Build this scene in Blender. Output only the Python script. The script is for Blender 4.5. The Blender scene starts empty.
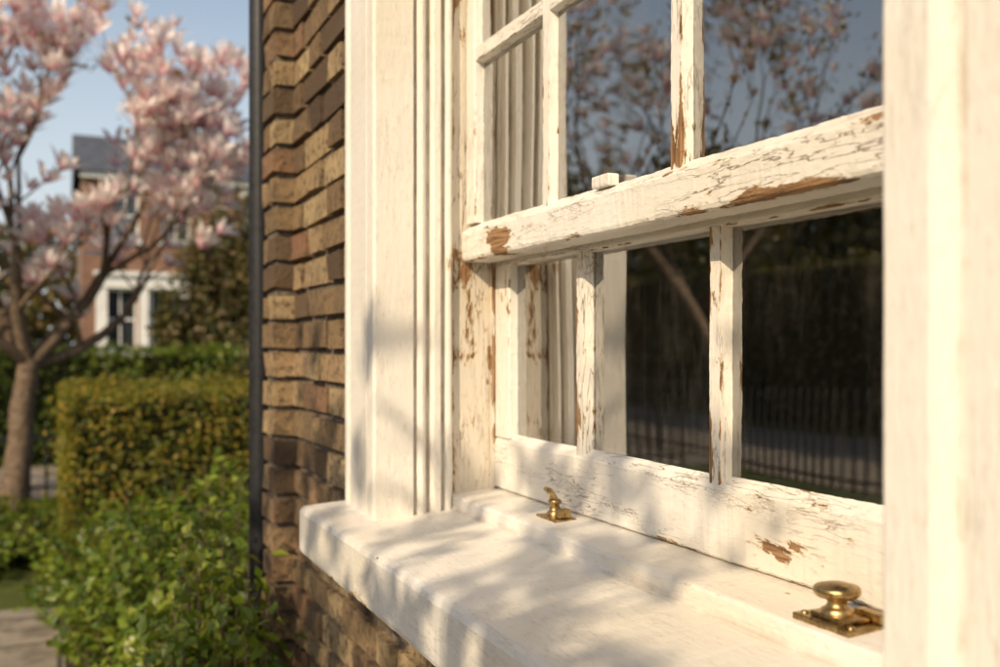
import bpy, bmesh, math, random
import numpy as np
from mathutils import Vector, Matrix, noise as mnoise

random.seed(7)
rng = np.random.default_rng(11)
HC = 1.35           # camera height
TH = math.radians(23.75)
SC = bpy.context.scene
COL = SC.collection

# ------------------------------------------------------------------ helpers
def empty(name, loc=(0,0,0), rotz=0.0):
    o = bpy.data.objects.new(name, None)
    o.empty_display_size = 0.2
    COL.objects.link(o)
    o.location = loc
    o.rotation_euler = (0,0,rotz)
    return o

def link(name, me, mat=None, parent=None, smooth=False):
    o = bpy.data.objects.new(name, me)
    COL.objects.link(o)
    if mat is not None:
        me.materials.append(mat)
    if parent is not None:
        o.parent = parent
    me.polygons.foreach_set("use_smooth", [smooth]*len(me.polygons))
    return o

def mesh_py(name, vs, fs, mat=None, parent=None, smooth=False):
    me = bpy.data.meshes.new(name)
    me.from_pydata([tuple(v) for v in vs], [], fs)
    me.update()
    return link(name, me, mat, parent, smooth)

def mesh_quads(name, V, Q, mat=None, parent=None, smooth=False, attr=None):
    me = bpy.data.meshes.new(name)
    nv, nf = len(V), len(Q)
    me.vertices.add(nv)
    me.vertices.foreach_set("co", np.asarray(V, dtype=np.float32).ravel())
    me.loops.add(nf*4)
    me.loops.foreach_set("vertex_index", np.asarray(Q, dtype=np.int32).ravel())
    me.polygons.add(nf)
    me.polygons.foreach_set("loop_start", np.arange(0, nf*4, 4, dtype=np.int32))
    me.update(calc_edges=True)
    if attr is not None:
        a = me.attributes.new("tval", 'FLOAT', 'POINT')
        a.data.foreach_set("value", np.asarray(attr, dtype=np.float32))
    me.validate()
    return link(name, me, mat, parent, smooth)

def boxes(name, blist, mat, parent=None, bevel=0.0):
    bm = bmesh.new()
    for (x0,y0,z0,x1,y1,z1) in blist:
        vs = [bm.verts.new(p) for p in ((x0,y0,z0),(x1,y0,z0),(x1,y1,z0),(x0,y1,z0),
                                         (x0,y0,z1),(x1,y0,z1),(x1,y1,z1),(x0,y1,z1))]
        for f in ((0,3,2,1),(4,5,6,7),(0,1,5,4),(1,2,6,5),(2,3,7,6),(3,0,4,7)):
            bm.faces.new([vs[i] for i in f])
    if bevel > 0:
        bmesh.ops.bevel(bm, geom=bm.edges[:], offset=bevel, segments=2, affect='EDGES', profile=0.6)
    me = bpy.data.meshes.new(name)
    bm.to_mesh(me); bm.free()
    return link(name, me, mat, parent)

def extrude(name, prof, axis, a0, a1, nseg, mat, parent=None, jit=0.0, seed=0.0):
    """closed 2D profile extruded along an axis; stores 'edge' (+convex, -concave) per vertex"""
    n=len(prof)
    area=sum(prof[i][0]*prof[(i+1)%n][1]-prof[(i+1)%n][0]*prof[i][1] for i in range(n))
    sg=1 if area>0 else -1
    P=[];E=[]
    for i in range(n):
        a=Vector(prof[i-1]); b=Vector(prof[i]); c=Vector(prof[(i+1)%n])
        d1=(b-a); d2=(c-b)
        ang=math.atan2(d1.x*d2.y-d1.y*d2.x, d1.dot(d2))*sg
        e=max(-1,min(1,ang/(math.pi/2)*1.6))
        P.append(tuple(b)); E.append(e)
        L=d2.length
        if L>0.009:
            dn=d2/L
            P.append(tuple(b+dn*0.0045)); E.append(0.0)
            P.append(tuple(c-dn*0.0045)); E.append(0.0)
    n=len(P)
    vs = []; fs = []
    for i in range(nseg+1):
        a = a0+(a1-a0)*i/nseg
        for (p,q) in P:
            v = Vector((p,a,q)) if axis=='y' else Vector((p,q,a))
            if jit > 0:
                d = mnoise.noise_vector(Vector((v.x*9+seed, v.y*9, v.z*9)))*jit*0.7
                d += mnoise.noise_vector(Vector((v.x*120+seed, v.y*120, v.z*120)))*jit*0.45
                if axis=='y': d.y = 0
                else: d.z = 0
                v = v+d
            vs.append(v)
    for i in range(nseg):
        for j in range(n):
            k = (j+1)%n
            fs.append((i*n+j, i*n+k, (i+1)*n+k, (i+1)*n+j))
    fs.append(tuple(range(n-1,-1,-1)))
    fs.append(tuple(nseg*n+j for j in range(n)))
    o = mesh_py(name, vs, fs, mat, parent)
    bm = bmesh.new(); bm.from_mesh(o.data)
    bmesh.ops.recalc_face_normals(bm, faces=bm.faces[:])
    bm.to_mesh(o.data); bm.free()
    at=o.data.attributes.new('edge','FLOAT','POINT')
    at.data.foreach_set('value', np.tile(np.array(E,dtype=np.float32),nseg+1))
    return o

def lathe(name, prof, centre, mat, parent=None, n=40):
    vs=[]; fs=[]
    m=len(prof)
    for i in range(n):
        a=2*math.pi*i/n
        for (r,z) in prof:
            vs.append((centre[0]+r*math.cos(a), centre[1]+r*math.sin(a), centre[2]+z))
    for i in range(n):
        k=(i+1)%n
        for j in range(m-1):
            fs.append((i*m+j,k*m+j,k*m+j+1,i*m+j+1))
    fs.append(tuple(i*m+m-1 for i in range(n)))
    return mesh_py(name, vs, fs, mat, parent, smooth=True)

def rand_frames(dirs):
    d = dirs/np.linalg.norm(dirs,axis=1,keepdims=True)
    r = rng.normal(size=d.shape)
    x = np.cross(r,d); x/= np.linalg.norm(x,axis=1,keepdims=True)
    y = np.cross(d,x)
    return np.stack([x,y,d],axis=2)

def scatter(name, tv, tq, pos, R, scale, mat, parent=None, tattr=None, smooth=False):
    tv=np.asarray(tv,float); tq=np.asarray(tq,int)
    N=len(pos)
    V=np.einsum('nij,kj->nki',R,tv)*scale[:,None,None]+pos[:,None,:]
    Q=(tq[None,:,:]+(np.arange(N)*len(tv))[:,None,None]).reshape(-1,4)
    at=None
    if tattr is not None: at=np.tile(np.asarray(tattr),N)
    return mesh_quads(name,V.reshape(-1,3),Q,mat,parent,smooth,at)

LEAF_V=[(0,0,0),(0.30,0.45,0.06),(0,1.0,-0.05),(0,0.5,-0.04),(-0.30,0.45,0.06)]
LEAF_Q=[(0,1,2,3),(0,3,2,4)]

# ------------------------------------------------------------------ node helper
class NT:
    def __init__(s, name):
        s.m = bpy.data.materials.new(name); s.m.use_nodes=True
        s.t = s.m.node_tree; s.t.nodes.clear()
        s.out = s.t.nodes.new('ShaderNodeOutputMaterial')
    def n(s, typ, **kw):
        nd = s.t.nodes.new(typ)
        for k,v in kw.items(): setattr(nd,k,v)
        return nd
    def l(s,a,b): s.t.links.new(a,b)
    def setin(s, sock, v):
        if isinstance(v, bpy.types.NodeSocket): s.l(v, sock)
        else: sock.default_value = v
    def math(s, op, a, b=0.0, c=None, clamp=False):
        nd=s.n('ShaderNodeMath', operation=op); nd.use_clamp=clamp
        s.setin(nd.inputs[0],a); s.setin(nd.inputs[1],b)
        if c is not None: s.setin(nd.inputs[2],c)
        return nd.outputs[0]
    def coord(s): return s.n('ShaderNodeTexCoord').outputs['Object']
    def mapping(s, vec, scale=(1,1,1), loc=(0,0,0), rot=(0,0,0)):
        nd=s.n('ShaderNodeMapping'); s.l(vec, nd.inputs[0])
        nd.inputs['Scale'].default_value=scale; nd.inputs['Location'].default_value=loc
        nd.inputs['Rotation'].default_value=rot
        return nd.outputs[0]
    def noise(s, vec, scale=5, detail=4, rough=0.5, dist=0.0):
        nd=s.n('ShaderNodeTexNoise'); s.l(vec, nd.inputs['Vector'])
        nd.inputs['Scale'].default_value=scale; nd.inputs['Detail'].default_value=detail
        nd.inputs['Roughness'].default_value=rough; nd.inputs['Distortion'].default_value=dist
        return nd.outputs['Fac']
    def vor(s, vec, scale=5, feature='DISTANCE_TO_EDGE'):
        nd=s.n('ShaderNodeTexVoronoi', feature=feature); s.l(vec, nd.inputs['Vector'])
        nd.inputs['Scale'].default_value=scale
        return nd.outputs['Distance']
    def step(s, v, lo, hi):
        nd=s.n('ShaderNodeMapRange'); nd.interpolation_type='SMOOTHSTEP'
        s.setin(nd.inputs['Value'],v)
        nd.inputs['From Min'].default_value=lo; nd.inputs['From Max'].default_value=hi
        return nd.outputs['Result']
    def mix(s, f, a, b):
        nd=s.n('ShaderNodeMix', data_type='RGBA')
        s.setin(nd.inputs[0],f)
        for i,v in ((6,a),(7,b)):
            if isinstance(v,tuple) and len(v)==3: v=v+(1,)
            s.setin(nd.inputs[i],v)
        return nd.outputs[2]
    def ramp(s, f, stops):
        nd=s.n('ShaderNodeValToRGB'); s.l(f, nd.inputs[0])
        e=nd.color_ramp.elements
        while len(e)<len(stops): e.new(0.5)
        for i,(p,c) in enumerate(stops):
            e[i].position=p; e[i].color=c+(1,) if len(c)==3 else c
        return nd.outputs[0]
    def bump(s, h, dist=0.001, strength=1.0, normal=None):
        nd=s.n('ShaderNodeBump'); s.l(h, nd.inputs['Height'])
        nd.inputs['Distance'].default_value=dist; nd.inputs['Strength'].default_value=strength
        if normal is not None: s.l(normal, nd.inputs['Normal'])
        return nd.outputs[0]
    def princ(s, col, rough=0.6, metal=0.0, normal=None, spec=0.5):
        nd=s.n('ShaderNodeBsdfPrincipled')
        if isinstance(col,tuple) and len(col)==3: col=col+(1,)
        s.setin(nd.inputs['Base Color'],col); s.setin(nd.inputs['Roughness'],rough)
        s.setin(nd.inputs['Metallic'],metal); nd.inputs['Specular IOR Level'].default_value=spec
        if normal is not None: s.l(normal, nd.inputs['Normal'])
        return nd.outputs[0]
    def done(s, sh): s.l(sh, s.out.inputs['Surface']); return s.m

def mat_paint(name, grain='y', wear=0.0, edge=0.25, patches=(), crack=0.6, paint=(0.80,0.76,0.68), fsc=150):
    t=NT(name); co=t.coord()
    st = {'y':(1.0,0.30,1.0),'z':(1.0,1.0,0.30)}[grain]
    cs = t.mapping(co, scale=st)
    n1=t.noise(cs,scale=34,detail=6,rough=0.66,dist=0.25)
    n0=t.noise(co,scale=3.2,detail=2,rough=0.5)
    n2=t.noise(cs,scale=190,detail=2,rough=0.6)
    ea=t.n('ShaderNodeAttribute'); ea.attribute_name='edge'; ea=ea.outputs['Fac']
    ed=t.math('MULTIPLY',t.math('MAXIMUM',ea,0.0),edge)
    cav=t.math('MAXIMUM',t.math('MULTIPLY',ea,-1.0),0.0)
    v=t.math('ADD',t.math('MULTIPLY_ADD',n1,2.0,-1.0),t.math('MULTIPLY_ADD',n0,0.8,-0.4))
    v=t.math('ADD',v,t.math('MULTIPLY_ADD',n2,0.35,-0.175))
    v=t.math('ADD',v,ed); v=t.math('ADD',v,wear)
    for (px,py,pz,rad,amt) in patches:
        sub=t.n('ShaderNodeVectorMath',operation='SUBTRACT'); t.l(co,sub.inputs[0]); sub.inputs[1].default_value=(px,py,pz)
        mul=t.n('ShaderNodeVectorMath',operation='MULTIPLY'); t.l(sub.outputs[0],mul.inputs[0])
        mul.inputs[1].default_value={'y':(1.0,0.40,1.0),'z':(1,1,0.35)}[grain]
        ln=t.n('ShaderNodeVectorMath',operation='LENGTH'); t.l(mul.outputs[0],ln.inputs[0])
        p=t.math('SUBTRACT',1.0,t.math('DIVIDE',ln.outputs['Value'],rad),clamp=True)
        v=t.math('ADD',v,t.math('MULTIPLY',p,amt))
    mask=t.step(v,0.415,0.435)
    under=t.step(v,0.345,0.40)
    cst={'y':(1.0,0.10,1.0),'z':(1.0,1.0,0.10)}[grain]
    cl=t.noise(t.mapping(co,scale=cst),scale=95,detail=3,rough=0.55,dist=0.3)
    lines=t.math('SUBTRACT',1.0,t.step(t.math('ABSOLUTE',t.math('SUBTRACT',cl,0.5)),0.003,0.016))
    cst2={'y':(1.0,0.32,1.0),'z':(1.0,1.0,0.32)}[grain]
    vd=t.vor(t.mapping(co,scale=cst2),scale=fsc)
    fine=t.math('MULTIPLY',t.math('SUBTRACT',1.0,t.step(vd,0.01,0.08)),t.step(n1,0.50,0.60))
    region=t.step(t.noise(cs,scale=13,detail=3,rough=0.6),0.42,0.60)
    ck=t.math('MULTIPLY',t.math('MAXIMUM',lines,t.math('MULTIPLY',fine,0.6)),t.math('MULTIPLY',region,crack),clamp=True)
    pc=t.mix(t.step(n0,0.42,0.75),paint,tuple(c*k for c,k in zip(paint,(0.93,0.90,0.84))))
    pc=t.mix(t.math('MULTIPLY',t.step(n2,0.56,0.75),0.30),pc,(0.50,0.41,0.29))
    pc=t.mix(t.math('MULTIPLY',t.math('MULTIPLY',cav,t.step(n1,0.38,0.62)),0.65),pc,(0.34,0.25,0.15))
    wg=t.noise(t.mapping(co,scale={'y':(1,0.05,1),'z':(1,1,0.05)}[grain]),scale=260,detail=2,rough=0.6)
    wood=t.ramp(wg,[(0.30,(0.10,0.050,0.022)),(0.52,(0.30,0.165,0.075)),(0.75,(0.43,0.27,0.135))])
    c=t.mix(under,pc,(0.60,0.49,0.34))
    c=t.mix(t.math('MULTIPLY',ck,0.85),c,(0.22,0.13,0.07))
    c=t.mix(mask,c,wood)
    h=t.math('SUBTRACT',1.0,mask)
    h=t.math('SUBTRACT',h,t.math('MULTIPLY',ck,0.7))
    h=t.math('ADD',h,t.math('MULTIPLY',n2,0.45))
    h=t.math('ADD',h,t.math('MULTIPLY',n1,1.2))
    nb=t.bump(h,dist=0.0015,strength=1.0)
    rough=t.math('ADD',0.42,t.math('MULTIPLY',mask,0.4))
    return t.done(t.princ(c,rough,normal=nb,spec=0.35))

def mat_brick_real(name):
    t=NT(name); co=t.coord()
    g=t.n('ShaderNodeNewGeometry').outputs['Random Per Island']
    base=t.ramp(g,[(0.0,(0.085,0.058,0.04)),(0.18,(0.21,0.14,0.075)),(0.5,(0.36,0.25,0.13)),(0.78,(0.47,0.35,0.19)),(1.0,(0.28,0.15,0.085))])
    n=t.noise(co,scale=55,detail=5,rough=0.7)
    b=t.noise(co,scale=5,detail=3,rough=0.6)
    c=t.mix(t.step(n,0.45,0.68),base,(0.12,0.08,0.055))
    c=t.mix(t.math('MULTIPLY',t.step(b,0.44,0.68),0.5),c,(0.09,0.068,0.05))
    f=t.noise(co,scale=240,detail=2,rough=0.7)
    h=t.math('ADD',n,t.math('MULTIPLY',f,0.5))
    return t.done(t.princ(c,0.9,normal=t.bump(h,0.007,1.0),spec=0.2))

def mat_brick_tex(name, ax='xz', cols=((0.30,0.16,0.09),(0.20,0.10,0.06))):
    t=NT(name); co=t.coord()
    sp=t.n('ShaderNodeSeparateXYZ'); t.l(co,sp.inputs[0])
    cb=t.n('ShaderNodeCombineXYZ')
    t.l(sp.outputs['X' if ax[0]=='x' else 'Y'],cb.inputs[0]); t.l(sp.outputs['Z'],cb.inputs[1])
    br=t.n('ShaderNodeTexBrick'); t.l(cb.outputs[0],br.inputs['Vector'])
    br.inputs['Scale'].default_value=1.0; br.inputs['Brick Width'].default_value=0.225
    br.inputs['Row Height'].default_value=0.075; br.inputs['Mortar Size'].default_value=0.006
    br.inputs['Color1'].default_value=cols[0]+(1,); br.inputs['Color2'].default_value=cols[1]+(1,)
    br.inputs['Mortar'].default_value=(0.26,0.23,0.19,1)
    n=t.noise(co,scale=1.3,detail=4,rough=0.7)
    c=t.mix(t.math('MULTIPLY',t.step(n,0.45,0.75),0.5),br.outputs['Color'],(0.08,0.055,0.04))
    return t.done(t.princ(c,0.9,spec=0.2))

def mat_leaf(name, cols, transl=0.35, rough=0.45):
    t=NT(name)
    g=t.n('ShaderNodeNewGeometry').outputs['Random Per Island']
    n=len(cols)
    col=t.ramp(g,[(i/(n-1),c) for i,c in enumerate(cols)])
    cl=t.noise(t.coord(),scale=2.5,detail=2)
    col=t.mix(t.math('MULTIPLY',t.step(cl,0.42,0.65),0.4),col,cols[0])
    pr=t.princ(col,rough,spec=0.4)
    tr=t.n('ShaderNodeBsdfTranslucent'); t.l(t.mix(0.4,col,(0.34,0.32,0.02)),tr.inputs[0])
    mx=t.n('ShaderNodeMixShader'); mx.inputs[0].default_value=transl
    t.l(pr,mx.inputs[1]); t.l(tr.outputs[0],mx.inputs[2])
    return t.done(mx.outputs[0])

def mat_simple(name, col, rough=0.7, metal=0.0, nscale=20, var=0.25, bdist=0.002, spec=0.4):
    t=NT(name); co=t.coord()
    n=t.noise(co,scale=nscale,detail=3,rough=0.65)
    dark=tuple(c*(1-var*1.6) for c in col); lite=tuple(min(1,c*(1+var)) for c in col)
    c=t.ramp(n,[(0.3,dark),(0.7,lite)])
    return t.done(t.princ(c,rough,metal,normal=t.bump(n,bdist,0.6),spec=spec))

# ------------------------------------------------------------------ materials
ZS=HC
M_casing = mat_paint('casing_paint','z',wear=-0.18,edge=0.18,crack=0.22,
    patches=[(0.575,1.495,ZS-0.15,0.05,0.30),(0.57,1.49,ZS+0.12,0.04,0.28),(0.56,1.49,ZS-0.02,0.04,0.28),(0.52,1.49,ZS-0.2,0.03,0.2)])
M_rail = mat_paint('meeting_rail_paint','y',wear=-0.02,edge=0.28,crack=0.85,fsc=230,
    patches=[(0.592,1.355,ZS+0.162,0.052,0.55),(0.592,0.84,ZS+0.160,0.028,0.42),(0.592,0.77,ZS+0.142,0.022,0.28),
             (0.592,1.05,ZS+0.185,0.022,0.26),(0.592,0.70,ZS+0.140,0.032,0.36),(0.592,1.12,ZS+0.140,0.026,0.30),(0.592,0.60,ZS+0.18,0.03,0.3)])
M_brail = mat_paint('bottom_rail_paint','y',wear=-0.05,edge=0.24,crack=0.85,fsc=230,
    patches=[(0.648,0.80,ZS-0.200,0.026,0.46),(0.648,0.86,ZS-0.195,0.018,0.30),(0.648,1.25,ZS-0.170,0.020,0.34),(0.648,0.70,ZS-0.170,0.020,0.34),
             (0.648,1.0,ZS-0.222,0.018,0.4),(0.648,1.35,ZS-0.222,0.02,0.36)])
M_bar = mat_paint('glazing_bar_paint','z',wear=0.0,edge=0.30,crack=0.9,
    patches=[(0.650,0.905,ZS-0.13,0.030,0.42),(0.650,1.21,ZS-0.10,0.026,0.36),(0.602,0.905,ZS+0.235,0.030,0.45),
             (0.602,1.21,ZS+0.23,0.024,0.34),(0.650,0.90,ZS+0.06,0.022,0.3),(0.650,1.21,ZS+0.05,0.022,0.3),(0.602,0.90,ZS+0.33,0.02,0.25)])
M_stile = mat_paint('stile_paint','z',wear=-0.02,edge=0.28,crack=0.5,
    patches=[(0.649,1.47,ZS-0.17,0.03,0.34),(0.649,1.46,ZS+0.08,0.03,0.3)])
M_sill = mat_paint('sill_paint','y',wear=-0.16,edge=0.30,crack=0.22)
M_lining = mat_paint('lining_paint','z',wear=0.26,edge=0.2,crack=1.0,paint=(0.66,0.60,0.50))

def mat_glass(name):
    t=NT(name); co=t.coord()
    n=t.noise(co,scale=3.2,detail=1,rough=0.4)
    nb=t.bump(n,0.004,0.35)
    fr=t.n('ShaderNodeFresnel'); fr.inputs['IOR'].default_value=1.5
    f=t.math('MULTIPLY_ADD',fr.outputs[0],1.5,0.27,clamp=True)
    gl=t.n('ShaderNodeBsdfGlossy'); gl.inputs['Roughness'].default_value=0.0; gl.inputs['Color'].default_value=(1,1,1,1)
    t.l(nb,gl.inputs['Normal'])
    tr=t.n('ShaderNodeBsdfTransparent'); tr.inputs[0].default_value=(0.88,0.88,0.84,1)
    mx=t.n('ShaderNodeMixShader'); t.l(f,mx.inputs[0]); t.l(tr.outputs[0],mx.inputs[1]); t.l(gl.outputs[0],mx.inputs[2])
    df=t.n('ShaderNodeBsdfDiffuse'); df.inputs[0].default_value=(0.6,0.53,0.42,1)
    dn=t.noise(t.mapping(co,scale=(1,1,0.3)),scale=14,detail=4,rough=0.75)
    dm=t.math('ADD',0.006,t.math('MULTIPLY',t.step(dn,0.45,0.8),0.04))
    m2=t.n('ShaderNodeMixShader'); t.l(dm,m2.inputs[0]); t.l(mx.outputs[0],m2.inputs[1]); t.l(df.outputs[0],m2.inputs[2])
    return t.done(m2.outputs[0])
M_glass=mat_glass('old_window_glass')
M_farglass=mat_simple('far_window_glass',(0.03,0.035,0.04),0.08,0,2,0.2,0.0005,spec=0.8)

t=NT('aged_brass'); co=t.coord()
n=t.noise(co,scale=90,detail=5,rough=0.7); n2=t.noise(co,scale=400,detail=3)
c=t.ramp(n,[(0.33,(0.15,0.085,0.035)),(0.52,(0.46,0.32,0.14)),(0.74,(0.72,0.56,0.30))])
M_brass=t.done(t.princ(c,t.math('ADD',0.24,t.math('MULTIPLY',n,0.3)),1.0,normal=t.bump(t.math('ADD',n,n2),0.0004,0.6)))

M_brick=mat_brick_real('stock_brick')
M_brickbig=mat_brick_tex('stock_brick_far','yz',((0.30,0.17,0.08),(0.20,0.11,0.055)))
M_mortar=mat_simple('lime_mortar',(0.17,0.14,0.11),0.95,0,60,0.35,0.004,0.1)
M_farbrick=mat_brick_tex('terrace_brick','xz',((0.27,0.13,0.08),(0.20,0.10,0.065)))
M_white=mat_simple('white_stucco',(0.78,0.77,0.74),0.6,0,3,0.08,0.001)
M_slate=mat_simple('roof_slate',(0.10,0.105,0.12),0.6,0,4,0.3,0.01)
M_door=mat_simple('door_paint',(0.03,0.06,0.10),0.4,0,4,0.1,0.001)
M_iron=mat_simple('black_iron',(0.02,0.02,0.022),0.45,0,60,0.3,0.0008)
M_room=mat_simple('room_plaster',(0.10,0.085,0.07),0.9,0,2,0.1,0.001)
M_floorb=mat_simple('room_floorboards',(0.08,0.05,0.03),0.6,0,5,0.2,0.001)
M_shut=mat_simple('shutter_paint',(0.36,0.31,0.24),0.7,0,5,0.15,0.001)
M_soil=mat_simple('soil',(0.07,0.05,0.032),0.95,0,14,0.4,0.02,0.1)
M_bark=mat_simple('magnolia_bark',(0.18,0.13,0.09),0.9,0,25,0.35,0.008,0.15)
M_asph=mat_simple('asphalt',(0.05,0.05,0.052),0.9,0,50,0.2,0.004,0.2)
M_kerb=mat_simple('kerb_stone',(0.32,0.30,0.27),0.85,0,12,0.2,0.003)
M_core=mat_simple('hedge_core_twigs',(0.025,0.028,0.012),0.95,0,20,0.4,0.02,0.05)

t=NT('linen_curtain'); co=t.coord()
n=t.noise(t.mapping(co,scale=(1,1,0.03)),scale=30,detail=3)
c=t.ramp(n,[(0.3,(0.22,0.17,0.11)),(0.7,(0.40,0.33,0.235))])
M_curtain=t.done(t.princ(c,0.9,spec=0.1))

t=NT('paving_slabs'); co=t.coord()
br=t.n('ShaderNodeTexBrick'); t.l(co,br.inputs['Vector']); br.inputs['Scale'].default_value=1.0
br.inputs['Brick Width'].default_value=0.75; br.inputs['Row Height'].default_value=0.5; br.inputs['Mortar Size'].default_value=0.012
br.inputs['Color1'].default_value=(0.36,0.30,0.23,1); br.inputs['Color2'].default_value=(0.28,0.24,0.18,1); br.inputs['Mortar'].default_value=(0.06,0.055,0.04,1)
n=t.noise(co,scale=6,detail=5,rough=0.7)
c=t.mix(t.step(n,0.42,0.68),br.outputs['Color'],(0.15,0.125,0.09))
M_pave=t.done(t.princ(c,0.85,normal=t.bump(t.math('SUBTRACT',n,br.outputs['Fac']),0.008,0.7),spec=0.25))
t=NT('lawn_ground'); co=t.coord()
n=t.noise(co,scale=1.2,detail=5,rough=0.7); n2=t.noise(co,scale=60,detail=2)
c=t.ramp(n,[(0.35,(0.06,0.085,0.02)),(0.55,(0.10,0.12,0.03)),(0.72,(0.16,0.135,0.065))])
M_ground=t.done(t.princ(c,0.95,normal=t.bump(n2,0.03,0.8),spec=0.1))

M_box=mat_leaf('box_hedge_leaves',[(0.08,0.11,0.016),(0.17,0.20,0.022),(0.30,0.27,0.03),(0.48,0.30,0.05),(0.19,0.20,0.025)],0.4)
M_shrub=mat_leaf('shrub_leaves',[(0.05,0.095,0.013),(0.12,0.19,0.02),(0.23,0.30,0.03),(0.34,0.37,0.05)],0.42,0.35)
M_dark=mat_leaf('evergreen_leaves',[(0.025,0.035,0.01),(0.07,0.08,0.02),(0.18,0.15,0.04),(0.28,0.19,0.10)],0.3)
M_newleaf=mat_leaf('magnolia_young_leaves',[(0.14,0.10,0.03),(0.24,0.17,0.04),(0.30,0.15,0.05)],0.5)

t=NT('magnolia_petals')
at=t.n('ShaderNodeAttribute'); at.attribute_name='tval'
c=t.ramp(at.outputs['Fac'],[(0.0,(0.66,0.28,0.36)),(0.28,(0.88,0.62,0.64)),(0.55,(0.93,0.84,0.81)),(1.0,(0.94,0.90,0.86))])
pr=t.princ(c,0.55,spec=0.3); tr=t.n('ShaderNodeBsdfTranslucent'); t.l(c,tr.inputs[0])
mx=t.n('ShaderNodeMixShader'); mx.inputs[0].default_value=0.42; t.l(pr,mx.inputs[1]); t.l(tr.outputs[0],mx.inputs[2])
M_petal=t.done(mx.outputs[0])

# ------------------------------------------------------------------ SASH WINDOW
YC=0.9685
W=empty('sash_window')
Z=lambda h: HC+h
TOP=1.02
jp=[(0.52,1.676),(0.452,1.675),(0.446,1.671),(0.445,1.655),(0.452,1.650),(0.452,1.644),(0.447,1.640),(0.447,1.546),
    (0.4525,1.542),(0.4525,1.534),(0.443,1.528),(0.4415,1.524),(0.4415,1.492),(0.4455,1.487),(0.506,1.487),(0.507,1.496),(0.512,1.497)]
for i in range(7):
    a=math.pi*i/6
    jp.append((0.521-0.008*math.cos(a),1.4965-0.011*math.sin(a)))
jp+=[(0.531,1.499),(0.535,1.499),(0.538,1.490),(0.541,1.4865),(0.551,1.4865),(0.554,1.491),(0.555,1.499),(0.560,1.499)]
for i in range(6):
    a=math.pi*i/5
    jp.append((0.567-0.006*math.cos(a),1.4965-0.0095*math.sin(a)))
jp+=[(0.576,1.4985),(0.5765,1.508),(0.720,1.508),(0.722,1.62),(0.52,1.62)]
extrude('jamb_casing_far',jp,'z',Z(-0.275),Z(TOP),160,M_casing,W,jit=0.0008)
jn=[(x,2*YC-y) for x,y in jp][::-1]
extrude('jamb_casing_near',jn,'z',Z(-0.275),Z(TOP),160,M_casing,W,jit=0.0008,seed=9)
ln=[(0.5785,1.5075),(0.5785,1.504),(0.6435,1.504),(0.6435,1.4935),(0.6475,1.4925),(0.6475,1.504),(0.697,1.504),(0.697,1.5075)]
extrude('pulley_lining_far',ln,'z',Z(-0.26),Z(TOP-0.025),120,M_lining,W,jit=0.0006)
extrude('pulley_lining_near',[(x,2*YC-y) for x,y in ln][::-1],'z',Z(-0.26),Z(TOP-0.025),120,M_lining,W,jit=0.0006)
boxes('head_casing',[(0.4435,0.25,Z(TOP-0.02),0.716,1.68,Z(TOP+0.17)),(0.40,0.22,Z(TOP+0.171),0.60,1.71,Z(TOP+0.215))],M_casing,W,0.004)
sp=[(0.500,-0.352),(0.384,-0.352),(0.376,-0.349),(0.3745,-0.343),(0.3745,-0.281),(0.378,-0.2745),(0.384,-0.272),(0.390,-0.2712),
    (0.480,-0.2650),(0.569,-0.2590),(0.5725,-0.2575),(0.5740,-0.254),(0.5740,-0.240),(0.5765,-0.2365),(0.581,-0.2355),(0.66,-0.2295),(0.79,-0.226),(0.79,-0.30),(0.50,-0.30)]
extrude('window_sill',[(x,Z(z)) for x,z in sp],'y',0.232,1.702,220,M_sill,W,jit=0.0012,seed=3)

YL,YR=0.436,1.499
def bar_z(x0,w,yc):
    return [(x0,yc-w/2),(x0,yc+w/2),(x0+0.014,yc+w/2+0.003),(x0+0.038,yc+w/2-0.006),(x0+0.038,yc-w/2+0.006),(x0+0.014,yc-w/2-0.003)]
def rprof(x0,y0,x1,y1,b=0.002):
    return [(x0+b,y0),(x1-b,y0),(x1,y0+b),(x1,y1-b),(x1-b,y1),(x0+b,y1),(x0,y1-b),(x0,y0+b)]
mr=[(0.5935,0.139),(0.592,0.143),(0.5920,0.181),(0.594,0.185),(0.6125,0.197),(0.643,0.197),(0.643,0.150),(0.640,0.137),(0.597,0.1365)]
extrude('upper_sash_meeting_rail',[(x,Z(z)) for x,z in mr],'y',YL,YR,200,M_rail,W,jit=0.0018,seed=5)
extrude('upper_sash_stile_far',rprof(0.600,1.464,0.642,1.4988),'z',Z(0.1975),Z(1.0),90,M_stile,W,jit=0.001)
extrude('upper_sash_stile_near',rprof(0.600,0.4365,0.642,0.472),'z',Z(0.1975),Z(1.0),90,M_stile,W,jit=0.001)
boxes('upper_sash_top_rail',[(0.6005,0.4725,Z(0.945),0.641,1.4635,Z(1.0))],M_rail,W,0.002)
BARS=[1.2125,0.9005,0.588]
for i,y in enumerate(BARS):
    extrude('upper_glazing_bar_%d'%(i+1),bar_z(0.601,0.018,y),'z',Z(0.187),Z(0.947),90,M_bar,W,jit=0.0013,seed=i*3+1)
segs=[(1.4645,BARS[0]+0.0105),(BARS[0]-0.0105,BARS[1]+0.0105),(BARS[1]-0.0105,BARS[2]+0.0105),(BARS[2]-0.0105,0.4715)]
for k,(a,b) in enumerate(segs):
    for zz in (0.463,0.71):
        extrude('upper_cross_bar',[(0.6015,Z(zz-0.010)),(0.6015,Z(zz+0.010)),(0.6155,Z(zz+0.013)),(0.638,Z(zz+0.005)),(0.638,Z(zz-0.005)),(0.6155,Z(zz-0.013))],'y',b,a,24,M_rail,W,jit=0.0009,seed=k)
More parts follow.
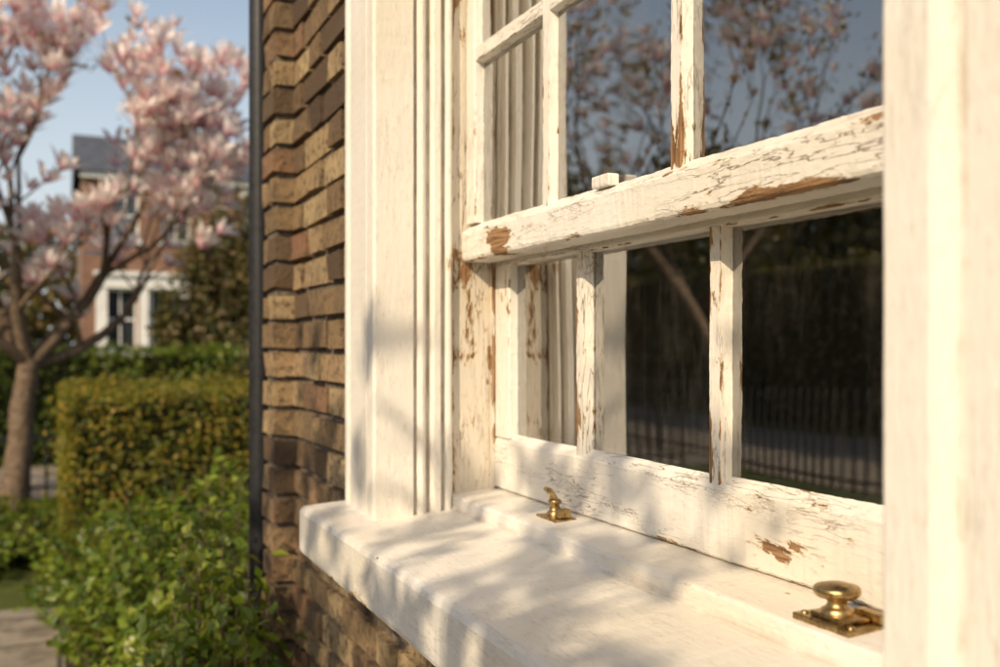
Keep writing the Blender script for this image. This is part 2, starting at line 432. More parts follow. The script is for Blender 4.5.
def pane(name,x,y0,y1,z0,z1,tilt=0.0,tz=0.0):
    # glass sheet, outward (street side) normal
    dx=(y1-y0)/2*tilt; dz=(z1-z0)/2*tz
    vs=[(x-dx-dz,y0,z0),(x+dx-dz,y1,z0),(x+dx+dz,y1,z1),(x-dx+dz,y0,z1)]
    return mesh_py(name,vs,[(3,2,1,0)],M_glass,W)
tilts=[0.006,-0.008,0.004,0.0]
for k,(a,b) in enumerate(segs):
    pane('upper_pane',0.6150,b-0.004,a+0.004,Z(0.190),Z(0.458),tilts[k],-0.004*(k-1))
    pane('upper_pane',0.6150,b-0.004,a+0.004,Z(0.468),Z(0.705),-tilts[k],0.003)
    pane('upper_pane',0.6150,b-0.004,a+0.004,Z(0.715),Z(0.95),tilts[k],0.0)
boxes('sash_lug',[(0.5945,1.035,Z(0.1925),0.6115,1.075,Z(0.2075))],M_stile,W,0.003)

# lower (inner) sash
GB=-0.146
br_=[(0.650,-0.2275),(0.6478,-0.225),(0.6478,GB-0.006),(0.650,GB-0.002),(0.6635,GB+0.006),(0.695,GB+0.006),(0.695,-0.2275)]
extrude('lower_sash_bottom_rail',[(x,Z(z)) for x,z in br_],'y',YL+0.002,YR-0.001,200,M_brail,W,jit=0.0015,seed=8)
lt=[(0.6505,0.129),(0.6495,0.132),(0.6495,0.185),(0.651,0.188),(0.695,0.188),(0.695,0.128)]
extrude('lower_sash_top_rail',[(x,Z(z)) for x,z in lt],'y',YL+0.002,YR-0.001,160,M_rail,W,jit=0.0012,seed=14)
extrude('lower_sash_stile_far',rprof(0.6490,1.440,0.694,1.4965),'z',Z(GB+0.001),Z(0.131),70,M_stile,W,jit=0.001)
extrude('lower_sash_stile_near',rprof(0.6490,0.4375,0.694,0.50),'z',Z(GB+0.001),Z(0.131),70,M_stile,W,jit=0.001)
BL=[1.2055,0.8985,0.590]
for i,y in enumerate(BL):
    extrude('lower_glazing_bar_%d'%(i+1),bar_z(0.6495,0.019,y),'z',Z(GB-0.008),Z(0.131),70,M_bar,W,jit=0.0013,seed=i*5+2)
segl=[(1.4405,BL[0]+0.0115),(BL[0]-0.0115,BL[1]+0.0115),(BL[1]-0.0115,BL[2]+0.0115),(BL[2]-0.0115,0.4995)]
for k,(a,b) in enumerate(segl):
    pane('lower_pane',0.6645,b-0.004,a+0.004,Z(GB+0.003),Z(0.130),[-0.004,0.007,-0.003,0][k],0.004*(k-1))

# ------------------------------------------------------------------ brass fittings
K=empty('brass_sash_knob')
kx,ky,kz=0.604,0.660,Z(-0.2335)
boxes('base_plate',[(kx-0.021,ky-0.034,kz-0.003,kx+0.021,ky+0.034,kz+0.0035)],M_brass,K,0.0014)
boxes('upper_plate',[(kx-0.014,ky-0.022,kz+0.0036,kx+0.014,ky+0.020,kz+0.0075)],M_brass,K,0.0016)
boxes('keeper_tab',[(kx+0.0145,ky-0.032,kz+0.0036,kx+0.026,ky-0.002,kz+0.012)],M_brass,K,0.0014)
lathe('knob',[(0.0135,0.0076),(0.0135,0.011),(0.011,0.0125),(0.0085,0.0145),(0.008,0.018),(0.0105,0.0205),(0.0175,0.0225),(0.0192,0.0245),
    (0.0198,0.027),(0.0192,0.0295),(0.0178,0.0308),(0.0160,0.0306),(0.0150,0.0314),(0.010,0.0330),(0.004,0.0337),(0.001,0.0338)],(kx,ky+0.002,kz),M_brass,K,48)
for dy in (-0.028,0.027):
    lathe('screw',[(0.0036,0.003),(0.0036,0.0045),(0.0025,0.0053),(0.0008,0.0055)],(kx-0.013,ky+dy,kz),M_brass,K,16)

C=empty('brass_sash_catch')
cx,cy,cz=0.618,1.215,Z(-0.2330)
boxes('base_plate',[(cx-0.016,cy-0.030,cz-0.003,cx+0.016,cy+0.030,cz+0.003)],M_brass,C,0.0012)
lathe('pivot',[(0.011,0.003),(0.011,0.008),(0.008,0.010),(0.006,0.018),(0.009,0.020),(0.009,0.024),(0.006,0.026),(0.001,0.0265)],(cx,cy+0.004,cz),M_brass,C,28)
bm=bmesh.new()
pts=[(0.0,0.004,0.021),(0.0,0.012,0.030),(0.0,0.020,0.035),(0.0,0.030,0.036)]
prev=None
for i,(a,b,c_) in enumerate(pts):
    r=0.0055-0.0007*i
    ring=[bm.verts.new((cx+a+r*1.3*math.cos(q*math.pi/4),cy+b+r*0.5*math.sin(q*math.pi/4),cz+c_+r*math.sin(q*math.pi/4))) for q in range(8)]
    if prev:
        for q in range(8): bm.faces.new((prev[q],prev[(q+1)%8],ring[(q+1)%8],ring[q]))
    else: bm.faces.new(ring)
    prev=ring
bm.faces.new(prev[::-1])
me=bpy.data.meshes.new('lever'); bm.to_mesh(me); bm.free(); link('lever',me,M_brass,C)
boxes('hook',[(cx-0.009,cy-0.027,cz+0.003,cx+0.009,cy-0.014,cz+0.016)],M_brass,C,0.002)

# ------------------------------------------------------------------ BRICK HOUSE (ours)
H=empty('brick_house')
y0,y1=0.272,1.658
HB=5.6
YE=2.62
boxes('wall_core',[(0.484,-4,0,0.80,y0,HB),(0.484,y1,0,0.80,YE,HB),(0.484,y0,0,0.80,y1,Z(-0.31)),(0.484,y0,Z(TOP+0.14),0.80,y1,HB)],M_mortar,H)
BV=np.array([(0,0,0),(1,0,0),(1,1,0),(0,1,0),(0,0,1),(1,0,1),(1,1,1),(0,1,1)],float)
BQ=np.array([(0,3,2,1),(4,5,6,7),(0,1,5,4),(1,2,6,5),(2,3,7,6),(3,0,4,7)])
VV=[];QQ=[]
def brick(x0,ya,za,x1,yb,zb):
    v=BV*np.array([x1-x0,yb-ya,zb-za])+np.array([x0,ya,za])
    v=v+rng.normal(size=v.shape)*0.0018
    QQ.append(BQ+len(VV)*8); VV.append(v)
pitch=0.064
for r in range(int(4.2/pitch)):
    zb=r*pitch+0.005; zt=zb+0.051
    yy=-1.2-(0.16 if r%2 else 0.0); k=0
    while yy<YE:
        L=0.205 if k%2==0 else 0.0975
        a,b=yy,min(yy+L,YE)
        yy+=L+0.012; k+=1
        pieces=[(a,b)]
        if zt>Z(-0.345) and zb<Z(TOP+0.16):
            pieces=[]
            if a<y0-0.012: pieces.append((a,min(b,y0-0.012)))
            if b>y1+0.012: pieces.append((max(a,y1+0.012),b))
        for (p,q) in pieces:
            if q-p<0.02: continue
            xo=0.472+rng.normal()*0.0022
            brick(xo,p,zb,0.56,q,zt)
mesh_quads('front_wall_bricks',np.concatenate(VV),np.concatenate(QQ),M_brick,H)
VV=[];QQ=[]
for r in range(int(HB/pitch)):
    zb=r*pitch+0.005
    if r%2: brick(0.428+rng.normal()*0.0015,2.20,zb,0.475,2.325,zb+0.051)
    else:
        brick(0.428+rng.normal()*0.0015,2.20,zb,0.475,2.258,zb+0.051); brick(0.428,2.267,zb,0.475,2.325,zb+0.051)
mesh_quads('pier_bricks',np.concatenate(VV),np.concatenate(QQ),M_brick,H)
boxes('pier_core',[(0.437,2.210,0,0.4835,2.316,HB)],M_mortar,H)
boxes('upper_wall',[(0.474,-4,4.22,0.4838,YE,HB),(0.474,-4,0,0.4838,-1.42,4.21)],M_brickbig,H)
boxes('side_wall',[(0.8,YE-0.25,0,7,YE,HB),(0.8,-4,0,7,-3.75,HB),(6.75,-3.75,0,7,YE-0.25,HB)],M_brickbig,H)
mesh_py('roof',[(0.1,-4.3,HB),(7.4,-4.3,HB),(7.4,YE+0.3,HB),(0.1,YE+0.3,HB),(3.7,-4.3,HB+2.2),(3.7,YE+0.3,HB+2.2)],[(0,4,5,3),(1,2,5,4),(0,1,4),(2,3,5),(0,3,2,1)],M_slate,H)
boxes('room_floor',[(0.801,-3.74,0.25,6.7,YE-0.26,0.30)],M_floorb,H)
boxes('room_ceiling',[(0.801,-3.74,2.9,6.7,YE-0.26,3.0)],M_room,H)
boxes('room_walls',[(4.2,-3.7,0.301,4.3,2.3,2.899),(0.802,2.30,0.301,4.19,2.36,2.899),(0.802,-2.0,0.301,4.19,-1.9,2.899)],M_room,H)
boxes('window_shutter',[(0.805,1.50,Z(-0.40),0.93,1.535,Z(1.1)),(0.805,0.395,Z(-0.40),0.93,0.43,Z(1.1))],M_shut,H,0.003)
def curtain(name,pa,pb,folds,amp,seed):
    nu,nz=90,24
    vs=[];fs=[]
    d=Vector((pb[0]-pa[0],pb[1]-pa[1],0)); nrm=Vector((-d.y,d.x,0)).normalized()
    for j in range(nz+1):
        z=Z(-0.38)+1.5*j/nz
        for i in range(nu+1):
            s=i/nu
            w=math.sin(s*folds*2*math.pi+0.8*mnoise.noise(Vector((s*4,z*0.6,seed))))+0.4*math.sin(s*folds*4.7*math.pi+seed)
            p=Vector((pa[0],pa[1],0))+d*s+nrm*amp*w*(1.0-0.15*j/nz)
            vs.append((p.x,p.y,z))
    for j in range(nz):
        for i in range(nu):
            a=j*(nu+1)+i
            fs.append((a,a+1,a+nu+2,a+nu+1))
    return mesh_py(name,vs,fs,M_curtain,None,smooth=True)
curtain('curtain',(0.765,1.56),(0.835,1.30),6,0.014,1.3)
curtain('curtain',(0.765,0.37),(0.83,0.55),4,0.014,4.1)
bm=bmesh.new()
def cyl(bm,cxx,cyy,r,z0,z1,n=20):
    a=[bm.verts.new((cxx+r*math.cos(2*math.pi*i/n),cyy+r*math.sin(2*math.pi*i/n),z0)) for i in range(n)]
    b=[bm.verts.new((cxx+r*math.cos(2*math.pi*i/n),cyy+r*math.sin(2*math.pi*i/n),z1)) for i in range(n)]
    for i in range(n): bm.faces.new((a[i],a[(i+1)%n],b[(i+1)%n],b[i]))
    bm.faces.new(a[::-1]); bm.faces.new(b)
cyl(bm,0.437,2.41,0.027,0.15,HB)
for z in (0.6,2.3,4.0): cyl(bm,0.437,2.41,0.034,z,z+0.07)
me=bpy.data.meshes.new('drainpipe'); bm.to_mesh(me); bm.free(); link('drainpipe',me,M_iron,None)

# ------------------------------------------------------------------ GROUND
mesh_py('ground',[(-300,-300,0),(300,-300,0),(300,300,0),(-300,300,0)],[(0,1,2,3)],M_ground)
mesh_py('garden_path',[(-3.2,-6,0.004),(0.02,-6,0.004),(0.02,5.7,0.004),(-3.2,5.7,0.004)],[(0,1,2,3)],M_pave)
mesh_py('flower_bed',[(0.024,-6,0.012),(0.47,-6,0.012),(0.47,2.6,0.012),(1.8,2.7,0.012),(1.8,5.7,0.012),(0.024,5.7,0.012)],[(0,1,2,3,4,5)],M_soil)
mesh_py('pavement',[(-10.2,-40,0.008),(-5.9,-40,0.008),(-5.9,60,0.008),(-10.2,60,0.008)],[(0,1,2,3)],M_pave)
mesh_py('garden_path',[(-5.8,9.75,0.006),(4.0,9.75,0.006),(4.0,12.4,0.006),(-5.8,12.4,0.006)],[(0,1,2,3)],M_pave)
# ------------------------------------------------------------------ vegetation generators
def tube(V,F,pts,rad,n=6):
    base=len(V); prevx=None
    for i,p in enumerate(pts):
        d=(pts[min(i+1,len(pts)-1)]-pts[max(i-1,0)])
        if d.length<1e-6: d=Vector((0,0,1))
        d.normalize()
        x=d.orthogonal().normalized() if prevx is None else (prevx-d*prevx.dot(d)).normalized()
        prevx=x; y=d.cross(x)
        for k in range(n):
            a=2*math.pi*k/n
            V.append(p+(x*math.cos(a)+y*math.sin(a))*rad[i])
    for i in range(len(pts)-1):
        for k in range(n):
            k2=(k+1)%n
            F.append((base+i*n+k,base+i*n+k2,base+(i+1)*n+k2,base+(i+1)*n+k))

def petal_template(npet=7):
    V=[];Q=[];T=[]
    for p in range(npet):
        a=2*math.pi*p/npet+(0.3 if p%2 else 0); op=0.34+0.30*(p%3)
        rows=[(0.03,0.0,0.03),(0.16+0.22*op,0.30,0.15),(0.22+0.55*op,0.68,0.18),(0.22+0.95*op,1.0-0.15*op,0.05)]
        b=len(V)
        for i,(r,z,w) in enumerate(rows):
            for s in (-1,1):
                V.append((r*math.cos(a)-s*w*math.sin(a),r*math.sin(a)+s*w*math.cos(a),z)); T.append(i/3)
        for i in range(3): Q.append((b+2*i,b+2*i+1,b+2*i+3,b+2*i+2))
    return V,Q,T
PV,PQ,PT=petal_template()

def magnolia(name, base, seed, limbs, trunk_h, trunk_r, lean, L0, levels, size, nleaf=2, dens=1.0, prob=1.0, side=0.7):
    R=random.Random(seed)
    P=empty(name)
    V=[];F=[];tips=[]
    base=Vector(base)
    def grow(p,d,L,r,lev):
        n=4; pts=[p.copy()]; rad=[r]; q=p.copy(); dd=d.copy()
        for i in range(n):
            dd=(dd+Vector((R.uniform(-1,1),R.uniform(-1,1),R.uniform(-0.6,1.0)))*0.17+Vector((0,0,0.05))).normalized()
            q=q+dd*L/n; pts.append(q.copy()); rad.append(r*(1-0.38*(i+1)/n))
        tube(V,F,pts,rad,8 if r>0.03 else 5)
        if lev<=2:
            for i in (2,3,4):
                if R.random()<prob: tips.append((pts[i].copy(),dd.copy(),lev))
        if lev<=0: return
        nch=3 if R.random()<0.55 else 2
        for c in range(nch):
            ax=Vector((R.uniform(-1,1),R.uniform(-1,1),R.uniform(-0.2,0.6))).normalized()
            nd=(dd*0.95+ax*R.uniform(0.55,0.95)).normalized()
            grow(q,nd,L*R.uniform(0.66,0.88),rad[-1]*R.uniform(0.62,0.82),lev-1)
        if R.random()<side:
            ax=Vector((R.uniform(-1,1),R.uniform(-1,1),R.uniform(0.0,0.7))).normalized()
            grow(pts[2],(dd*0.5+ax).normalized(),L*0.55,rad[2]*0.5,max(lev-2,0))
    pts=[base]; rad=[trunk_r*1.35]; q=base.copy()
    for i in range(6):
        q=q+Vector((lean[0]/6+R.uniform(-.02,.02),lean[1]/6+R.uniform(-.02,.02),trunk_h/6)); pts.append(q.copy()); rad.append(trunk_r*(1.1-0.3*(i+1)/6))
    tube(V,F,pts,rad,12)
    for (dx,dy,dz,Lf,rf) in limbs:
        grow(q-Vector((0,0,0.04)),Vector((dx,dy,dz)).normalized(),L0*Lf,trunk_r*rf,levels)
    mesh_py('trunk_and_branches',V,F,M_bark,P,smooth=True)
    tp=np.array([t[0][:] for t in tips]); td=np.array([t[1][:] for t in tips])
    n=int(len(tp)*dens); idx=rng.permutation(len(tp))[:n]
    d=td[idx]+rng.normal(size=(n,3))*0.25; d[:,2]+=0.6
    scatter('blossoms',PV,PQ,tp[idx]+rng.normal(size=(n,3))*0.03,rand_frames(d),size*rng.uniform(0.6,1.15,n),M_petal,P,PT)
    m=int(len(tp)*nleaf)
    if m>0:
        id2=rng.integers(0,len(tp),m)
        scatter('young_leaves',LEAF_V,LEAF_Q,tp[id2]+rng.normal(size=(m,3))*0.07,rand_frames(rng.normal(size=(m,3))),rng.uniform(0.04,0.09,m),M_newleaf,P)
    return P

magnolia('magnolia_tree',(-0.36,8.9,0),5,[(-0.5,0.1,0.8,1.0,0.72),(0.70,-0.1,0.60,0.92,0.66),(-0.15,-0.5,0.95,0.95,0.6),(0.95,0.3,0.30,0.85,0.5),(-0.7,-0.6,0.5,0.9,0.5)],
         1.25,0.105,(0.10,0),1.0,4,0.15,nleaf=0.3,dens=0.48)
magnolia('magnolia_tree',(-5.0,8.9,0),12,[(-0.5,0.3,0.9,1.0,0.72),(0.6,-0.2,0.85,1.1,0.72),(0.1,0.7,0.85,1.0,0.6),(0.2,-0.8,0.6,1.0,0.5)],
         1.2,0.11,(0.05,0),1.35,4,0.12,nleaf=3.0,dens=0.35)
# tree beside the path behind the viewer; throws the dappled shade on the window
magnolia('magnolia_tree',(-3.1,-1.1,0),21,[(0.5,0.2,0.8,1.0,0.6),(-0.4,0.5,0.9,1.0,0.6),(0.5,-0.5,0.8,1.0,0.5),(0.4,0.5,0.9,1.1,0.5),(0.9,-0.05,0.75,1.0,0.5)],
         1.55,0.085,(0.1,0.1),0.80,3,0.085,nleaf=2.0,dens=0.5,side=0.8)

def hedge(name,x0,y0_,x1,y1_,h,nl,size,mat,lump=0.05,seed=0):
    P=empty(name)
    ins=0.09
    boxes('core',[(x0+ins,y0_+ins,0.0,x1-ins,y1_-ins,h-ins)],M_core,P,0.05)
    dx,dy=x1-x0,y1_-y0_
    ar=np.array([dx*dy,dx*h,dx*h,dy*h,dy*h]); pr=ar/ar.sum()
    f=rng.choice(5,nl,p=pr); u=rng.random(nl); v=rng.random(nl)
    pos=np.zeros((nl,3)); nr=np.zeros((nl,3))
    m=f==0; pos[m]=np.c_[x0+u[m]*dx,y0_+v[m]*dy,np.full(m.sum(),h)]; nr[m]=(0,0,1)
    m=f==1; pos[m]=np.c_[x0+u[m]*dx,np.full(m.sum(),y0_),v[m]*h]; nr[m]=(0,-1,0)
    m=f==2; pos[m]=np.c_[x0+u[m]*dx,np.full(m.sum(),y1_),v[m]*h]; nr[m]=(0,1,0)
    m=f==3; pos[m]=np.c_[np.full(m.sum(),x0),y0_+u[m]*dy,v[m]*h]; nr[m]=(-1,0,0)
    m=f==4; pos[m]=np.c_[np.full(m.sum(),x1),y0_+u[m]*dy,v[m]*h]; nr[m]=(1,0,0)
    l=np.sin(pos[:,0]*5.1+seed)*np.sin(pos[:,1]*4.3+1)*np.sin(pos[:,2]*6.0+2)+0.5*np.sin(pos[:,0]*13)*np.sin(pos[:,2]*11+pos[:,1]*9)
    dep=l*lump-rng.random(nl)**2*0.12+(rng.random(nl)<0.05)*rng.random(nl)*0.11
    pos=pos+nr*dep[:,None]
    pos[:,2]=np.maximum(pos[:,2],0.02)
    d=nr*0.9+rng.normal(size=(nl,3))*0.6+np.array([0,0,0.3])
    scatter('leaves',LEAF_V,LEAF_Q,pos,rand_frames(d),size*rng.uniform(0.6,1.3,nl),mat,P)
    return P
hedge('box_hedge',0.0,6.35,1.7,8.1,1.09,24000,0.036,M_box,0.06)
hedge('garden_hedge',-5.0,12.6,3.8,13.7,1.33,20000,0.07,M_shrub,0.08,2)
hedge('boundary_hedge',-12.6,1.0,-11.4,30.0,3.0,26000,0.16,M_dark,0.22,4)

def shrub(name,cx_,cy_,rx,ry,h,ntw,per,size,mat,seed=0,lowz=0.0,stemr=0.004):
    P=empty(name); R=random.Random(seed)
    V=[];F=[];pp=[];dd=[]
    for i in range(ntw):
        a=R.uniform(0,2*math.pi); rr=math.sqrt(R.random())
        ex,ey=cx_+rx*rr*math.cos(a),cy_+ry*rr*math.sin(a)
        hz=h*math.sqrt(max(0.0,1-rr*rr*0.82))*R.uniform(0.62,1.1)
        b=Vector((cx_+0.45*(ex-cx_)+R.uniform(-.05,.05),cy_+0.45*(ey-cy_)+R.uniform(-.05,.05),0))
        e=Vector((ex,ey,hz)); mid=(b+e)*0.5+Vector((R.uniform(-.06,.06),R.uniform(-.06,.06),0.06))
        pts=[]
        for k in range(6):
            s=k/5; pts.append(b*(1-s)**2+mid*2*s*(1-s)+e*s*s)
        tube(V,F,pts,[stemr*(1-0.7*k/5) for k in range(6)],4)
        for k in range(per):
            s=1-0.75*R.random()**1.2
            p=b*(1-s)**2+mid*2*s*(1-s)+e*s*s
            pp.append((p.x+R.gauss(0,.025),p.y+R.gauss(0,.025),max(0.01,p.z+R.gauss(0,.02))))
            dd.append((R.gauss(0,.6)+(ex-cx_)/rx*0.5,R.gauss(0,.6)+(ey-cy_)/ry*0.5,R.uniform(0.2,1.2)))
    mesh_py('stems',V,F,M_bark,P)
    n=len(pp)
    scatter('leaves',LEAF_V,LEAF_Q,np.array(pp),rand_frames(np.array(dd)),size*rng.uniform(0.6,1.25,n),mat,P)
    return P
shrub('garden_shrub',0.50,3.75,0.52,0.85,0.88,330,34,0.050,M_shrub,1)
shrub('garden_shrub',0.29,2.20,0.17,0.50,0.95,230,34,0.038,M_shrub,2)
shrub('garden_shrub',0.35,5.0,0.50,0.75,0.62,200,30,0.05,M_shrub,7)
shrub('ground_cover_plants',-1.1,7.1,1.5,1.0,0.40,420,30,0.06,M_shrub,3)
shrub('evergreen_shrub',2.35,14.4,1.2,0.6,3.6,420,50,0.11,M_dark,4,stemr=0.012)
shrub('evergreen_shrub',1.9,9.1,0.6,0.5,1.7,240,36,0.07,M_dark,6,stemr=0.01)

def cloud(name,blobs,n,size,mat):
    pos=[];nr=[]
    for (x,y,z,rx,ry,rz) in blobs:
        m=int(n/len(blobs)); d=rng.normal(size=(m,3)); d/=np.linalg.norm(d,axis=1,keepdims=True)
        lump=1+0.16*np.sin(d[:,0]*7+x)*np.sin(d[:,1]*6+y)+0.12*np.sin(d[:,2]*11+d[:,0]*9)
        r=rng.uniform(0.55,1.0,m)**0.5*lump
        pos.append(d*r[:,None]*np.array([rx,ry,rz])+np.array([x,y,z])); nr.append(d+rng.normal(size=(m,3))*0.5)
    pos=np.concatenate(pos); nr=np.concatenate(nr); pos[:,2]=np.maximum(pos[:,2],0.05)
    scatter(name,LEAF_V,LEAF_Q,pos,rand_frames(nr),size*rng.uniform(0.6,1.3,len(pos)),mat)
cloud('distant_trees',[(-5,38,3.0,3.5,3,3.2),(-1.2,40,2.6,2.5,3,2.9),(-9,36,3.5,3.5,3,3.8),(-14,42,4,4,3,4.5),
     (-15,30,3.6,2.5,3.5,4.0),(-16,24,3.4,2.3,3.5,3.8),(-17,37,4,3,4,4.6),(-16,17,3.0,2.0,3,3.2)],26000,0.40,M_dark)

def railing(name,pts_,h,step=0.11,rb=0.009):
    bl=[]
    for (xa,ya,xb,yb) in pts_:
        L=math.hypot(xb-xa,yb-ya); n=int(L/step)
        for i in range(n+1):
            x=xa+(xb-xa)*i/n; y=ya+(yb-ya)*i/n; r=rb
            bl.append((x-r,y-r,0,x+r,y+r,h))
            bl.append((x-0.016,y-0.016,h-0.002,x+0.016,y+0.016,h+0.04))
        for z in (0.10,h-0.12):
            bl.append((min(xa,xb)-0.012,min(ya,yb)-0.012,z,max(xa,xb)+0.012,max(ya,yb)+0.012,z+0.03))
    return boxes(name,bl,M_iron)
railing('iron_railing',[(-5.0,9.65,2.4,9.65)],0.66,0.13,0.012)
railing('iron_railing',[(-5.75,2.0,-5.75,16.0)],0.92,0.14,0.011)

mesh_py('road',[(-22,-40,0.004),(-13.2,-40,0.004),(-13.2,60,0.004),(-22,60,0.004)],[(0,1,2,3)],M_asph)
boxes('kerb',[(-13.2,-40,0,-13.05,60,0.12),(-22.15,-40,0,-22.0,60,0.12)],M_kerb)

def house(name,loc,rot,Wd,wins,Hh,door,bays=(),chims=(),roofh=1.6,depth=8):
    P=empty(name,loc,rot)
    holes=list(wins)+list(door)
    xs=sorted(set([0,Wd]+[h[0] for h in holes]+[h[2] for h in holes])); zs=sorted(set([0,Hh]+[h[1] for h in holes]+[h[3] for h in holes]))
    V=[];F=[]
    for i in range(len(xs)-1):
        for j in range(len(zs)-1):
            xm=(xs[i]+xs[i+1])/2; zm=(zs[j]+zs[j+1])/2
            if any(h[0]<xm<h[2] and h[1]<zm<h[3] for h in holes): continue
            b=len(V); V+= [(xs[i],0,zs[j]),(xs[i+1],0,zs[j]),(xs[i+1],0,zs[j+1]),(xs[i],0,zs[j+1])]; F.append((b,b+1,b+2,b+3))
    b=len(V); V+=[(0,0,0),(0,depth,0),(0,depth,Hh),(0,0,Hh)]; F.append((b,b+1,b+2,b+3))
    b=len(V); V+=[(Wd,0,0),(Wd,depth,0),(Wd,depth,Hh),(Wd,0,Hh)]; F.append((b,b+1,b+2,b+3))
    b=len(V); V+=[(0,depth,0),(Wd,depth,0),(Wd,depth,Hh),(0,depth,Hh)]; F.append((b,b+1,b+2,b+3))
    for h in holes:
        x0_,z0_,x1_,z1_=h
        for quad in ([(x0_,0,z0_),(x0_,.2,z0_),(x0_,.2,z1_),(x0_,0,z1_)],[(x1_,0,z0_),(x1_,.2,z0_),(x1_,.2,z1_),(x1_,0,z1_)],[(x0_,0,z1_),(x1_,0,z1_),(x1_,.2,z1_),(x0_,.2,z1_)],[(x0_,0,z0_),(x1_,0,z0_),(x1_,.2,z0_),(x0_,.2,z0_)]):
            b=len(V); V+=quad; F.append((b,b+1,b+2,b+3))
    mesh_py('walls',V,F,M_farbrick,P)
    fr=[];gl=[]
    for (x0_,z0_,x1_,z1_) in wins:
        gl.append((x0_,0.17,z0_,x1_,0.19,z1_))
        w=0.07
        fr+=[(x0_,.10,z0_,x0_+w,.165,z1_),(x1_-w,.10,z0_,x1_,.165,z1_),(x0_+w,.10,z0_,x1_-w,.165,z0_+w),(x0_+w,.10,z1_-w,x1_-w,.165,z1_),
             (x0_+w,.11,(z0_+z1_)/2-.03,x1_-w,.16,(z0_+z1_)/2+.03)]
        nb=max(1,round((x1_-x0_)/0.45)-1)
        for k in range(nb):
            xx=x0_+(x1_-x0_)*(k+1)/(nb+1); fr.append((xx-.02,.12,z0_+w,xx+.02,.158,z1_-w))
        fr.append((x0_-.08,-.08,z0_-.10,x1_+.08,.10,z0_-.002))
        fr.append((x0_-.10,-.03,z1_+.002,x1_+.10,.02,z1_+.24))
    boxes('windows',fr,M_white,P); boxes('window_glass',gl,M_farglass,P)
    if door:
        boxes('door',[(d[0],.15,d[1],d[2],.19,d[3]) for d in door],M_door,P)
    bb=[]
    for (xa,xb,za,zb) in bays:
        bb+=[(xa-.12,-.16,za-.30,xb+.12,-.003,za),(xa-.12,-.16,zb+.001,xb+.12,-.003,zb+.34),(xa-.2,-.26,zb+.342,xb+.2,-.004,zb+.46),
             (xa-.14,-.12,za+.001,xa+.16,-.005,zb),(xb-.16,-.12,za+.001,xb+.14,-.005,zb)]
        mid=(xa+xb)/2; bb.append((mid-.12,-.12,za+.001,mid+.12,-.005,zb))
    if bb: boxes('window_surround',bb,M_white,P)
    bc=[(-.05,-.18,Hh-.05,Wd+.05,-.002,Hh+.12)]
    boxes('cornice',bc,M_white,P)
    mesh_py('roof',[(-.2,-.3,Hh+.12),(Wd+.2,-.3,Hh+.12),(Wd+.2,depth+.3,Hh+.12),(-.2,depth+.3,Hh+.12),(-.2,depth/2,Hh+roofh),(Wd+.2,depth/2,Hh+roofh)],[(0,1,5,4),(2,3,4,5),(0,4,3),(1,2,5)],M_slate,P)
    cc=[]
    for xc in chims: cc+=[(xc,depth/2-.9,Hh+.3,xc+.9,depth/2-.3,Hh+roofh+.9),(xc-.06,depth/2-.96,Hh+roofh+.902,xc+.96,depth/2-.24,Hh+roofh+1.0)]
    if cc: boxes('chimney',cc,M_farbrick,P)
    return P
house('terraced_house',(0.55,30,0),0,14,[(0.55,1.25,1.45,3.0),(1.8,1.25,2.7,3.0),(0.8,4.35,1.5,5.75),(2.1,4.35,2.9,5.75),(4.4,4.35,5.3,5.75),(6.5,4.35,7.4,5.75),(6.3,1.2,7.6,3.0),(9,1.2,10.3,3.0),(9.2,4.35,10.1,5.75)],
      6.1,[(4.3,0.1,5.2,2.4)],bays=[(0.5,2.75,1.25,3.0)],chims=(1.6,8.0),roofh=1.9)
wB=[];dB=[];bB=[]
for k in range(13):
    x=k*5.5
    wB+=[(x+.8,1.2,x+2.2,3.0),(x+.9,4.3,x+1.9,5.9),(x+3.3,4.3,x+4.3,5.9)]
    dB.append((x+3.4,0.1,x+4.3,2.5)); bB.append((x+.75,x+2.25,1.2,3.0))
house('terraced_house',(-25,-12,0),math.radians(90),72,wB,7.0,dB,bays=bB,chims=(5,16,27,38,49,60),roofh=2.0)

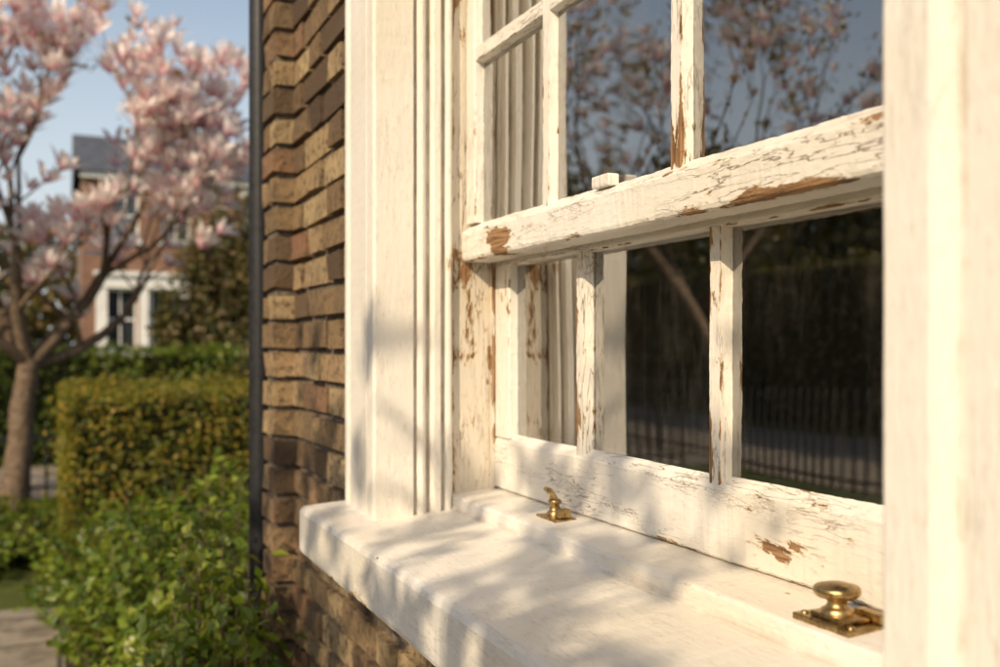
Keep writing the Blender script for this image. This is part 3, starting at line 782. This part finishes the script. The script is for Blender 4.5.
# ------------------------------------------------------------------ CAMERA, LIGHT, WORLD
cam=bpy.data.cameras.new('Camera'); co_=bpy.data.objects.new('Camera',cam); COL.objects.link(co_)
cam.sensor_width=36; cam.lens=36; cam.clip_start=0.02; cam.clip_end=1000
co_.location=(0,0,HC); co_.rotation_euler=(math.radians(90),0,-TH)
cam.shift_y=0.0135
cam.dof.use_dof=True; cam.dof.focus_distance=1.12; cam.dof.aperture_fstop=4.4
SC.camera=co_

el=math.radians(33); hd=Vector((0.80,0.60,0)).normalized()
d=Vector((hd.x*math.cos(el),hd.y*math.cos(el),-math.sin(el)))
sl=bpy.data.lights.new('sun','SUN'); sl.energy=4.4; sl.angle=math.radians(0.45); sl.color=(1.0,0.81,0.57)
so=bpy.data.objects.new('sun',sl); COL.objects.link(so); so.rotation_euler=d.to_track_quat('-Z','Y').to_euler(); so.location=(-6,-5,6)
w=bpy.data.worlds.new('World'); SC.world=w; w.use_nodes=True
nt=w.node_tree; nt.nodes.clear()
sk=nt.nodes.new('ShaderNodeTexSky'); sk.sky_type='NISHITA'; sk.sun_disc=False; sk.sun_elevation=el
sk.sun_rotation=math.atan2(-hd.x,-hd.y)%(2*math.pi); sk.dust_density=2.0; sk.air_density=1.2; sk.ozone_density=1.3
# low-level spring haze near the horizon
tc=nt.nodes.new('ShaderNodeTexCoord'); sx=nt.nodes.new('ShaderNodeSeparateXYZ'); nt.links.new(tc.outputs['Generated'],sx.inputs[0])
mr_=nt.nodes.new('ShaderNodeMapRange'); mr_.interpolation_type='SMOOTHSTEP'; nt.links.new(sx.outputs['Z'],mr_.inputs['Value'])
mr_.inputs['From Min'].default_value=0.0; mr_.inputs['From Max'].default_value=0.55; mr_.inputs['To Min'].default_value=0.62; mr_.inputs['To Max'].default_value=0.0
mxw=nt.nodes.new('ShaderNodeMix'); mxw.data_type='RGBA'; nt.links.new(mr_.outputs['Result'],mxw.inputs[0])
nt.links.new(sk.outputs[0],mxw.inputs[6]); mxw.inputs[7].default_value=(7.6,8.0,8.4,1)
bg=nt.nodes.new('ShaderNodeBackground'); bg.inputs[1].default_value=0.12
ou=nt.nodes.new('ShaderNodeOutputWorld'); nt.links.new(mxw.outputs[2],bg.inputs[0]); nt.links.new(bg.outputs[0],ou.inputs[0])
SC.view_settings.view_transform='Standard'; SC.view_settings.look='None'; SC.view_settings.exposure=0
